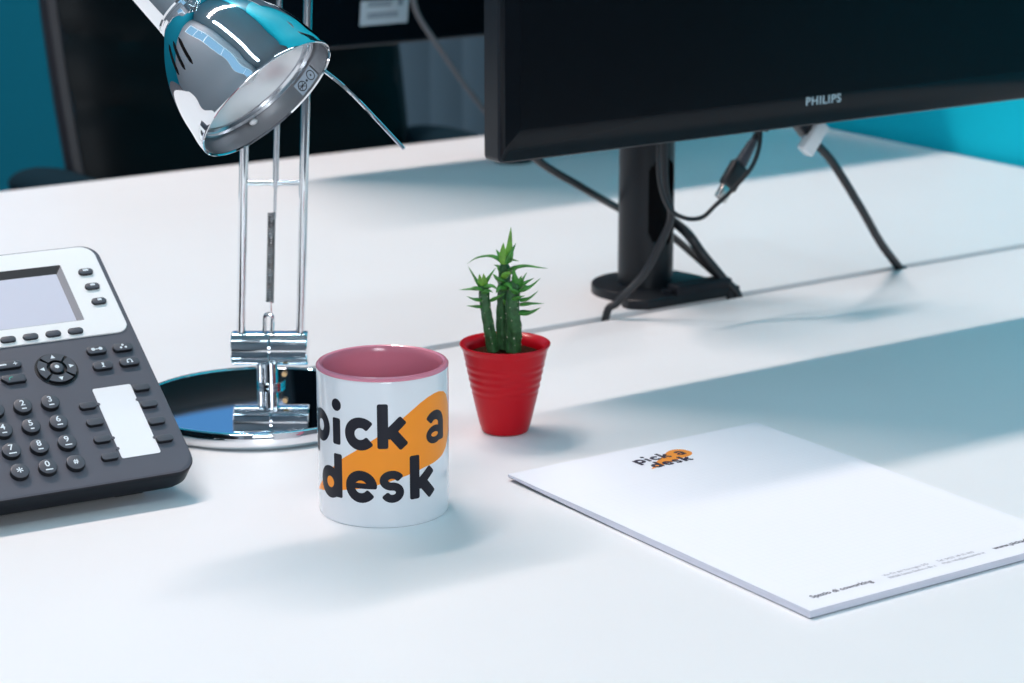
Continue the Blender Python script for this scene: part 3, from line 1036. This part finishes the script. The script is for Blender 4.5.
# ------------------------------------------------------------------ desk lamp
t = thing('desk_lamp', 'chrome desk lamp with a bell shade on a round mirror base', 'lamp', (-1.1692, -0.0857, Z0), CY)
mb = MB()
mb.lathe([(0.0001, 0.0), (0.0865, 0.0), (0.0880, 0.0010), (0.0885, 0.0030), (0.0885, 0.0100), (0.0878, 0.0114), (0.0862, 0.0121), (0.0845, 0.0121), (0.0838, 0.0115), (0.0001, 0.0115)], 160)
mb.build('base', M['chrome_base'], t)
FX, FY = 0.0055, 0.0373
mb = MB()
mb.cyl((FX, FY, 0.0115), (FX, FY, 0.030), 0.0052, 24)
mb.cyl((FX, FY, 0.0115), (FX, FY, 0.0150), 0.0105, 24, bev=0.0006)
mb.cyl((FX - 0.008, FY, 0.0115), (FX - 0.008, FY, 0.028), 0.0024, 12)
mb.build('swivel_post', M['chrome'], t)
mb = MB()
mb.cyl((FX + 0.0105, FY - 0.008, 0.0215), (FX + 0.0105, FY - 0.003, 0.0215), 0.0019, 14)
mb.build('screw', M['brass'], t)
CZ = 0.0393
mb = MB()
for a, b, rr in ((-0.0275, 0.0, 0.0124), (0.0003, 0.0275, 0.0124)):
    mb.cyl((FX + a, FY, CZ), (FX + b, FY, CZ), rr, 48, bev=0.0007)
mb.build('hinge_barrel', M['chrome'], t)
lean = radians(2.6)


def ap(x, z, y=0.0):     # a point of the lower arm, which leans a little to the right
    return Vector((FX + x + (z - CZ) * math.tan(lean), FY + y, z))


for sx in (-1, 1):
    mb = MB()
    mb.cyl(ap(sx * 0.0215, 0.045), ap(sx * 0.0215, 0.365), 0.0032, 24)
    mb.build('arm_rod', M['chrome'], t)
mb = MB(); mb.cyl(ap(-0.0215, 0.1610), ap(0.0215, 0.1610), 0.0019, 14)
mb.build('cross_bar', M['chrome'], t)
mb = MB()
mb.cyl(ap(0.0015, 0.158), ap(0.0015, 0.355), 0.0021, 16)
mb.cyl(ap(0.0012, 0.135), ap(0.0015, 0.160), 0.0011, 12)
mb.build('tension_rod', M['chrome_soft'], t)
mb = MB()
pts = []
for i in range(0, 24 * 34 + 1, 2):
    a = i / 24 * 2 * pi
    z = 0.0735 + 0.066 * i / (24 * 34)
    c = ap(-0.0010, z)
    pts.append(c + Vector((0.0022 * cos(a), 0.0022 * sin(a), 0)))
mb.tube(pts, 0.0009, 6, False)
mb.build('spring', M['spring'], t)
mb = MB()
mb.cyl(ap(0.0, 0.0630), ap(-0.0005, 0.0745), 0.0008, 10)
mb.tube([ap(-0.0045, 0.052), ap(-0.0045, 0.062), ap(-0.002, 0.0645), ap(0.001, 0.062), ap(0.001, 0.052)], 0.0015, 10)
mb.build('spring_hook', M['chrome'], t)
# elbow and upper arm (above the picture) down to the shade
EZ = 0.372
mb = MB(); mb.cyl(ap(-0.030, EZ), ap(0.030, EZ), 0.0125, 40, bev=0.0007); mb.build('elbow_barrel', M['chrome'], t)

# shade in lamp coordinates
cu = Matrix.Rotation(-CY, 4, 'Z')
hc = cu @ (Vector((-1.2491, -0.2568, 0.2557)) - Vector((-1.1692, -0.0857, 0.0)))    # centre of the opening
adir = Vector((0.650, -0.372, -0.662)).normalized()                                   # the way the opening looks
zq = (-adir)
xq = zq.cross(Vector((0, 0, 1))).normalized()
yq = zq.cross(xq).normalized()
S = Matrix((xq.to_4d(), yq.to_4d(), zq.to_4d(), (0, 0, 0, 1))).transposed().to_3x3().to_4x4()
S = Matrix.Translation(hc) @ S
prof = [(0.0498, 0.0), (0.0496, 0.006), (0.0483, 0.014), (0.0468, 0.024), (0.0443, 0.034), (0.0408, 0.044), (0.0363, 0.053), (0.0312, 0.061), (0.0262, 0.0675), (0.0222, 0.0725)]


def smooth_prof(p, n=6):
    P_ = [Vector(a) for a in p]
    ext = [P_[0] * 2 - P_[1]] + P_ + [P_[-1] * 2 - P_[-2]]
    out_ = []
    for i in range(1, len(ext) - 2):
        a, b, c, d = ext[i - 1:i + 3]
        for k in range(n):
            s_ = k / n
            v = 0.5 * ((2 * b) + (c - a) * s_ + (2 * a - 5 * b + 4 * c - d) * s_ * s_ + (3 * b - a - 3 * c + d) * s_ ** 3)
            out_.append((v.x, v.y))
    out_.append(tuple(P_[-1]))
    return out_


ps = smooth_prof(prof)
mb = MB(S)
rim = [(0.0484, 0.0002), (0.0490, -0.0007), (0.0496, -0.0005)]
mb.lathe(rim + ps, 128)
mb.build('shade', M['chrome'], t)
mb = MB(S)
mb.lathe([(0.0478, 0.0002)] + [(r - 0.0016, z + 0.0004) for r, z in ps[:-2]], 128)
inn = mb.build('shade_lining', M['inner'], t)
mb = MB(S)
mb.lathe([(0.0464, 0.0125), (0.0452, 0.0110), (0.0440, 0.0112), (0.0436, 0.0130), (0.0425, 0.0130), (0.0418, 0.0145), (0.0405, 0.0150)], 96)
mb.build('retaining_ring', M['chrome_soft'], t)
mb = MB(S)
mb.lathe([(0.0406, 0.0150), (0.036, 0.0195), (0.028, 0.0245), (0.018, 0.028), (0.010, 0.0295), (0.0001, 0.030)], 96)
mb.build('reflector', M['reflector'], t)
mb = MB(S); mb.ball((0, 0, 0.024), 0.010, 24, 14, (1, 1, 0.9)); mb.build('bulb', M['bulb'], t)
# neck with two collars, and the switch end
mb = MB(S)
mb.lathe([(0.0218, 0.0715), (0.0224, 0.0722), (0.0224, 0.0745), (0.0216, 0.0752), (0.0214, 0.0765), (0.0222, 0.0775), (0.0222, 0.112), (0.0205, 0.1145), (0.0001, 0.1145)], 96)
mb.build('neck', M['chrome'], t)
# vent slots on the shade
for k in range(3):
    mb = MB(S)
    a = radians(168 + 9 * k)
    rws = []
    for i in range(9):
        z = 0.037 + 0.022 * i / 8 - 0.002 * k
        # radius at z
        r_ = next(ps[j][0] + (ps[j + 1][0] - ps[j][0]) * (z - ps[j][1]) / (ps[j + 1][1] - ps[j][1]) for j in range(len(ps) - 1) if ps[j][1] <= z <= ps[j + 1][1]) + 0.0002
        w = 0.0011 * sqrt(max(0.02, 1 - (2 * i / 8 - 1) ** 6))
        rws.append([Vector((r_ * cos(a + s_ * w / r_), r_ * sin(a + s_ * w / r_), z)) for s_ in (-1, -0.33, 0.33, 1)])
    mb.grid(rws)
    mb.build('vent_slot', M['hole'], t)


def shade_inner(ang, z, lift=0.0004):
    r_ = next(ps[j][0] + (ps[j + 1][0] - ps[j][0]) * (z - ps[j][1]) / (ps[j + 1][1] - ps[j][1]) for j in range(len(ps) - 1) if ps[j][1] <= z <= ps[j + 1][1]) - 0.0017 - lift
    return Vector((r_ * cos(ang), r_ * sin(ang), z))


# find the lining direction that faces the lens side of the opening (lower right far wall)
far_dir = (S.to_3x3().inverted() @ Vector((0.0, 1.0, 0.0)))
A0 = atan2(far_dir.y, far_dir.x)
rgt = (S.to_3x3().inverted() @ Vector((0.77, 0.0, 0.64)))
A1 = atan2(rgt.y, rgt.x)
sgn = 1 if ((A1 - A0 + pi) % (2 * pi) - pi) > 0 else -1
AS = A0 + sgn * 0.40
mb = MB(S)
mb.grid([[shade_inner(AS + sgn * (i / 10 - 0.5) * 0.40, 0.0015 + 0.0085 * j / 4) for j in range(5)] for i in range(11)])
stk = mb.build('warning_sticker', M['sticker'], t)
stk['label'] = 'pale sticker with two round symbols'


def sring(ca, cz, r0, r1, n=20):
    rr_ = 0.0465
    return [[shade_inner(AS + sgn * (ca + r * cos(2 * pi * i / n) / rr_), cz + r * sin(2 * pi * i / n), 0.0005) for i in range(n + 1)] for r in (r0, r1)]


mb = MB(S)
for ca, cz in ((0.105, 0.0058), (-0.105, 0.0058)):
    mb.grid(sring(ca, cz, 0.0027, 0.0033))
    mb.grid(sring(ca, cz, 0.0001, 0.0007))
for k in range(4):
    a = pi * k / 4
    mb.grid([[shade_inner(AS + sgn * (-0.105 + s_ * 0.0026 * cos(a) / 0.0465), 0.0058 + s_ * 0.0026 * sin(a) + w, 0.00055) for s_ in (-1, -0.5, 0, 0.5, 1)] for w in (-0.0003, 0.0003)])
mb.grid(sring(0.0, 0.0058, 0.0001, 0.0008))
mb.build('sticker_symbols', M['ink'], stk)
mb = MB(S)
c = shade_inner(A0 - sgn * 0.55, 0.0095, 0.002)
mb.ball(c, 0.0026, 10, 8, (1.4, 1.0, 0.7))
mb.build('lamp_clip', M['card'], t)['label'] = 'small white clip inside the shade'
# positioning handle
hp = lambda x, y, z: cu @ (Vector((x, y, z)) - Vector((-1.1692, -0.0857, 0.0)))
mb = MB(); mb.tube([hp(-1.2040, -0.205, 0.2790), hp(-1.1990, -0.2312, 0.2695), hp(-1.1930, -0.2568, 0.2575), hp(-1.1863, -0.2798, 0.2415), hp(-1.1794, -0.3023, 0.2245)], 0.00125, 10); mb.build('handle', M['chrome'], t)
# joint and upper arm
nk = S @ Vector((0, 0, 0.114))
jt = nk + Vector((0, 0, 0.022)) + zq * 0.012
mb = MB(); mb.cyl(nk - zq * 0.004, jt, 0.007, 20); mb.cyl(jt - xq * 0.02, jt + xq * 0.02, 0.010, 32, bev=0.0006); mb.build('head_joint', M['chrome'], t)
el = ap(0, EZ)
for s_ in (-1, 1):
    mb = MB(); mb.cyl(el + Vector((s_ * 0.0215, 0, 0)), jt + xq * (0.016 * s_ * (1 if xq.x > 0 else -1)), 0.0032, 20); mb.build('upper_arm_rod', M['chrome'], t)


# ------------------------------------------------------------------ mug
t = thing('mug', 'white mug with pink inside and rim, printed with pick a desk', 'mug', (-1.2033, -0.3122, Z0), CY)
MR = 0.0410
mb = MB()
mb.lathe([(0.0001, 0.0012), (0.0360, 0.0012), (0.0375, 0.0), (0.0401, 0.0), (0.0406, 0.0004), (MR - 0.0001, 0.0014), (MR, 0.0030), (MR, 0.0918), (MR - 0.0001, 0.0928), (MR - 0.0004, 0.0932)], 160)
mb.build('body', M['mug_white'], t)
mb = MB()
mb.lathe([(MR - 0.0008, 0.0925), (MR + 0.0001, 0.0932), (MR + 0.0002, 0.0940), (MR - 0.0006, 0.0951), (MR - 0.0020, 0.0956), (MR - 0.0034, 0.0950), (MR - 0.0042, 0.0935), (MR - 0.0044, 0.0900),
          (MR - 0.0044, 0.0120), (MR - 0.0070, 0.0070), (MR - 0.0140, 0.0050), (0.0001, 0.0048)], 160)
o = mb.build('inner_glaze', M['mug_pink'], t)
o['label'] = 'pink glazed inside and rim'
mb = MB()
hpts = []
for i in range(15):
    a = radians(68 - 136 * i / 14)
    hpts.append((0.0, 0.0385 + 0.0270 * cos(a), 0.048 + 0.0305 * sin(a)))
mb.tube(hpts, 0.0052, 16, True, 3, flat=1.35)
mb.build('handle', M['mug_pink'], t)


def mug_map(u, v, h):
    th = u / 41.0
    r = MR + h * 0.001
    return Vector((r * sin(th), -r * cos(th), v * 0.001))


mb = MB(); blob_mesh(mb, mug_map, 0.06); o = mb.build('orange_print', M['mug_orange'], t); o['label'] = 'orange teardrop shape'
mb = MB(); strokes_mesh(mb, mug_map, 0.10, 0.004); o = mb.build('lettering', M['mug_ink'], t); o['label'] = 'bold dark lettering'


# ------------------------------------------------------------------ cactus pot
POT = (-1.0463, -0.2179, Z0)
t = thing('flower_pot', 'small glossy red plastic pot holding the cactus', 'pot', POT, CY)
pp = [(0.0001, 0.0), (0.0150, 0.0), (0.0164, 0.0008), (0.0170, 0.0030)]
z = 0.005
while z < 0.0585:
    r = 0.0172 + (0.0296 - 0.0172) * ((z - 0.003) / 0.056) ** 0.92
    if 0.026 < z < 0.053:
        r += 0.00022 * sin((z - 0.026) / 0.0052 * 2 * pi) * min(1, (z - 0.026) / 0.004, (0.053 - z) / 0.004)
    pp.append((r, z)); z += 0.0006
pp += [(0.0298, 0.0592), (0.0306, 0.0604), (0.0313, 0.0618), (0.0316, 0.0628), (0.0311, 0.0634), (0.0300, 0.0632), (0.0285, 0.0622), (0.0266, 0.0608), (0.0256, 0.0590), (0.0252, 0.0540), (0.0235, 0.0400), (0.0001, 0.0390)]
mb = MB(); mb.lathe(pp, 128); mb.build('pot_wall', M['pot'], t)
mb = MB()
rows = []
for i in range(10):
    r = 0.0249 * i / 9 + 1e-4
    rows.append([Vector((r * cos(2 * pi * j / 48), r * sin(2 * pi * j / 48), 0.0552 + 0.0014 * random.random() * (1 if i < 9 else 0))) for j in range(48)])
mb.grid(rows, closed_u=True)
mb.build('soil', M['soil'], t)

c = thing('cactus', 'small green leafy cactus growing in the red pot', 'plant', (POT[0], POT[1], Z0 + 0.0545), CY)


def lp(px_, py_, dy=0.0):     # lateral mm / height mm above the pot foot, from the measured outline
    return Vector(((px_ - 505) / 1453.0, dy, (432 - py_) / 1420.0 - 0.0545))


def stem(path, r0, r1, nrib=5, tw=1.2):
    Pp = [Vector(p) for p in path]
    out_ = []
    ext = [Pp[0] * 2 - Pp[1]] + Pp + [Pp[-1] * 2 - Pp[-2]]
    for i in range(1, len(ext) - 2):
        a, b, cc, d = ext[i - 1:i + 3]
        for k in range(12):
            s_ = k / 12
            out_.append(0.5 * ((2 * b) + (cc - a) * s_ + (2 * a - 5 * b + 4 * cc - d) * s_ * s_ + (3 * b - a - 3 * cc + d) * s_ ** 3))
    out_.append(Pp[-1])
    mb = MB()
    rows = []
    N = len(out_)
    for i, p in enumerate(out_):
        f = i / (N - 1)
        rr = r0 + (r1 - r0) * f
        if f > 0.93:
            rr *= max(0.25, 1 - (f - 0.93) / 0.07 * 0.75)
        rows.append([p + Vector((cos(a), sin(a), 0)) * rr * (1 + 0.16 * abs(cos(nrib / 2 * (a + tw * f))) - 0.08 + 0.05 * sin(f * 40 + a * 3))
                     for a in [2 * pi * j / 40 for j in range(40)]])
    mb.grid(rows, closed_u=True, cap=True)
    o = mb.build('stem', M['stem'], c)
    # pale areoles scattered over the ribs
    mb = MB()
    for i in range(4, N - 6, 3):
        f = i / (N - 1)
        for k in range(nrib):
            if random.random() < 0.55:
                a = 2 * pi * k / nrib - tw * f + random.uniform(-0.1, 0.1)
                rr = (r0 + (r1 - r0) * f) * 1.06
                mb.ball(out_[i] + Vector((cos(a) * rr, sin(a) * rr, random.uniform(-0.001, 0.001))), random.uniform(0.0003, 0.00055), 6, 4)
    mb.build('areoles', M['areole'], o)['kind'] = 'stuff'
    return out_


def leaf(pts, w, mt, name='leaf'):
    mb = MB()
    mb.tube(pts, lambda s_: 1.5 * w * (0.62 + 0.38 * sin(min(1, s_ * 1.6 + 0.15) * pi / 1.1)) * max(0.04, (1 - s_ ** 2.6)), 10, True, 8, flat=0.5)
    return mb.build(name, mt, c)


stem([lp(492.5, 350, -0.002), lp(488.5, 322, -0.003), lp(485, 300, -0.004), lp(483, 278, -0.004)], 0.0040, 0.0033)
stem([lp(513, 350, -0.003), lp(514.5, 325, -0.004), lp(512.5, 300, -0.005), lp(515.5, 276, -0.004)], 0.0052, 0.0042)
stem([lp(502, 350, 0.006), lp(502, 320, 0.006), lp(504, 290, 0.004), lp(504.5, 261, 0.002)], 0.0040, 0.0040)
stem([lp(506, 350, 0.004), lp(508, 325, 0.004), lp(509, 305, 0.004)], 0.0036, 0.0030, 4)
G1, G2 = M['leaf'], M['leaf_light']
L = [
    ([(508, 261, 0), (509.5, 245, -.002), (511, 225.5, -.002)], .0023, G2),
    ([(503.5, 262, -.002), (503, 250, -.004), (503.6, 240, -.005)], .0022, G2),
    ([(507, 261, -.003), (511, 250, -.006), (516, 239.5, -.008)], .0018, G1),
    ([(506, 262, 0), (511, 257.5, -.004), (519, 257.5, -.008)], .0018, G1),
    ([(503, 262, 0), (497, 257, 0), (489, 254.8, 0), (477, 257, .001), (467, 263.5, .002)], .0019, G1),
    ([(509, 269, 0), (516, 265.5, -.002), (527, 263.8, -.003), (538, 265, -.004), (548, 265.8, -.005)], .0019, G1),
    ([(505, 262, .002), (499, 255, .006), (496, 251, .009)], .0017, G1),
    ([(480, 284, -.004), (475, 275, -.005), (468, 263.5, -.004)], .0017, G1),
    ([(482, 282, -.006), (480.5, 276, -.008), (479.6, 270, -.009)], .0019, G2),
    ([(484, 282, -.006), (484.2, 276, -.008), (483.8, 269.5, -.009)], .0019, G2),
    ([(485, 281, -.004), (490, 273, -.005), (496, 264.5, -.006)], .0017, G1),
    ([(481, 286, -.005), (472, 285.8, -.006), (459, 286.5, -.007)], .0018, G1),
    ([(482, 287, -.006), (475, 283.5, -.009), (470, 285, -.012)], .0018, G1),
    ([(481, 297, -.006), (474, 295.5, -.008), (467, 291.8, -.010)], .0018, G1),
    ([(481, 304, -.005), (474, 303, -.007), (466.5, 302, -.008)], .0016, G1),
    ([(486, 284, -.006), (492, 281, -.011), (498, 284, -.014)], .0020, G1),
    ([(516, 280, -.006), (514.5, 272, -.008), (513.3, 262.5, -.009)], .0019, G1),
    ([(518, 281, -.006), (519.5, 277, -.008), (521.5, 271.5, -.009)], .0018, G1),
    ([(519, 283, -.005), (523, 276, -.005), (527, 269, -.006)], .0018, G1),
    ([(519, 284, -.004), (527, 279, -.005), (534, 275, -.006)], .0020, G1),
    ([(519, 288, -.006), (530, 283, -.008), (540.5, 274, -.009)], .0022, G1),
    ([(520, 298, -.004), (529, 295.5, -.005), (538.5, 287.5, -.006)], .0019, G1),
    ([(520, 302, -.005), (531, 300.5, -.006), (544, 300.2, -.007)], .0019, G1),
    ([(519, 310, -.005), (530, 309.5, -.006), (541, 304, -.007)], .0027, G1),
    ([(491, 299, -.002), (498, 294, -.006), (506, 289, -.009)], .0018, G1),
    ([(504, 276, -.002), (507, 270, -.006), (511, 269, -.010)], .0022, G2),
    ([(503, 280, -.002), (497, 275, -.006), (493, 270, -.008)], .0022, G1),
    ([(504, 288, -.001), (500, 284, -.007), (496, 288, -.012)], .0024, G1),
    ([(506, 284, -.001), (509, 281, -.008), (512, 284, -.013)], .0024, G1),
    ([(503, 272, .001), (499, 267, .004), (494, 266, .007)], .0020, G1),
    ([(507, 274, .002), (514, 271, .007), (520, 268, .010)], .0018, G1),
    ([(516, 290, -.007), (513, 285, -.012), (508, 283, -.015)], .0020, G1),
    ([(514, 296, -.007), (519, 292, -.012), (525, 290, -.014)], .0020, G1),
    ([(484, 290, -.006), (488, 286, -.010), (493, 287, -.013)], .0020, G1),
    ([(517, 292, .001), (524, 288, .007), (531, 289, .011)], .0018, G1),
    ([(505, 292, .006), (500, 286, .012), (496, 281, .015)], .0020, G1),
    ([(509, 307, .002), (505, 300, -.002), (503, 296, -.006)], .0018, G1),
]
for pts, w, mt in L:
    leaf([lp(*p) for p in pts], w, mt)


# ------------------------------------------------------------------ notepad
t = thing('notepad', 'white notepad with a small pick a desk logo, right of the mug', 'notepad', (-1.1089, -0.3123, Z0), -0.0079)
WD, LN = 0.210, 0.297


def pad_block(z0f, z1f, inset=0.0):
    mb = MB()
    nx, ny = 10, 48
    top, bot = [], []
    for i in range(ny + 1):
        v = inset + (LN - 2 * inset) * i / ny
        top.append([Vector((inset + (WD - 2 * inset) * j / nx, -v, z1f(v))) for j in range(nx + 1)])
        bot.append([Vector((inset + (WD - 2 * inset) * j / nx, -v, z0f(v))) for j in range(nx + 1)])
    mb.grid(top, smooth=False)
    mb.grid(bot, smooth=False)
    mb.grid([[r[0] for r in top], [r[0] for r in bot]], smooth=False)
    mb.grid([[r[-1] for r in top], [r[-1] for r in bot]], smooth=False)
    mb.grid([top[0], bot[0]], smooth=False)
    mb.grid([top[-1], bot[-1]], smooth=False)
    return mb


lift = lambda v: 0.0022 * max(0.0, 1 - v / 0.16) ** 1.6
zt = lambda v: 0.0050 - 0.0006 * max(0.0, 1 - v / 0.1)
pad_block(lambda v: 0.0006 + lift(v), lambda v: zt(v) - 0.00025).build('pages', M['paper'], t)
pad_block(lambda v: 0.00005 + lift(v), lambda v: 0.0006 + lift(v), 0.0004).build('backing_board', M['board'], t)
sh = pad_block(lambda v: zt(v) - 0.00015, zt, 0.0).build('top_sheet', M['sheet'], t)
sh['label'] = 'faintly gridded top sheet'


def pad_map(u, v, h):
    k = 0.395
    uu = 103.5 + k * (u + 4.0)
    vv = 19.5 + k * (80 - v)
    return Vector((uu * 0.001, -vv * 0.001, zt(vv * 0.001) + h * 0.001))


mb = MB(); blob_mesh(mb, pad_map, 0.05); o = mb.build('logo_shape', M['print_orange'], t); o['label'] = 'orange printed teardrop'
mb = MB(); strokes_mesh(mb, pad_map, 0.09, 0.003); o = mb.build('logo_lettering', M['print_dark'], t); o['label'] = 'dark printed logo words'
ZT = 0.00508


def ptext(s, u, v, size, m_, bold=0.0, name='printed_text', sx=1.0):
    return text_obj(name, s, size, m_, t, Matrix.Translation((u, -v, ZT)), bold=bold, align='LEFT', sx=sx)


ptext('Spazio di coworking', 0.0140, 0.2815, 0.0056, M['print_dark'], 0.00014)
ptext('Via C\u00e0 del Torregio 5/D', 0.0710, 0.2788, 0.0036, M['print_grey'], 0.0)
ptext('30038 Santo Stefano Bs c', 0.0710, 0.2834, 0.0036, M['print_grey'], 0.0)
ptext('Tel. 0423 18 35 460', 0.1135, 0.2788, 0.0036, M['print_grey'], 0.0)
ptext('Mail: info@pickadesk.it', 0.1135, 0.2834, 0.0036, M['print_grey'], 0.0)
ptext('www.pickadesk.it', 0.1565, 0.2815, 0.0056, M['print_dark'], 0.00014)


# ------------------------------------------------------------------ world (sky seen through the windows)
w = bpy.data.worlds.new('sky')
SC.world = w
w.use_nodes = True
nt = w.node_tree
bg = nt.nodes['Background']
bg.inputs['Color'].default_value = (0.20, 0.50, 1.0, 1)
bg.inputs['Strength'].default_value = 0.30

# ------------------------------------------------------------------ camera
cam = bpy.data.cameras.new('camera')
cam.sensor_width = 36.0
cam.lens = 2341.9 / 1024 * 36.0
cam.clip_start = 0.02
cam.dof.use_dof = True
cam.dof.focus_distance = 1.44
cam.dof.aperture_fstop = 11.0
co = bpy.data.objects.new('camera', cam)
COL.objects.link(co)
co.location = (-1.9331, -1.5110, Z0 + 0.4753)
co.rotation_euler = (pi / 2 - 0.2565, 0, CY)
SC.camera = co

SC.view_settings.view_transform = 'Standard'
SC.view_settings.look = 'None'
SC.view_settings.exposure = 0.0
SC.view_settings.gamma = 1.0
SC.view_settings.use_curve_mapping = False
SC.cycles.use_denoising = True
SC.cycles.max_bounces = 10
SC.cycles.diffuse_bounces = 5
SC.cycles.glossy_bounces = 6
SC.cycles.sample_clamp_indirect = 6.0
SC.cycles.caustics_reflective = False
SC.cycles.caustics_refractive = False
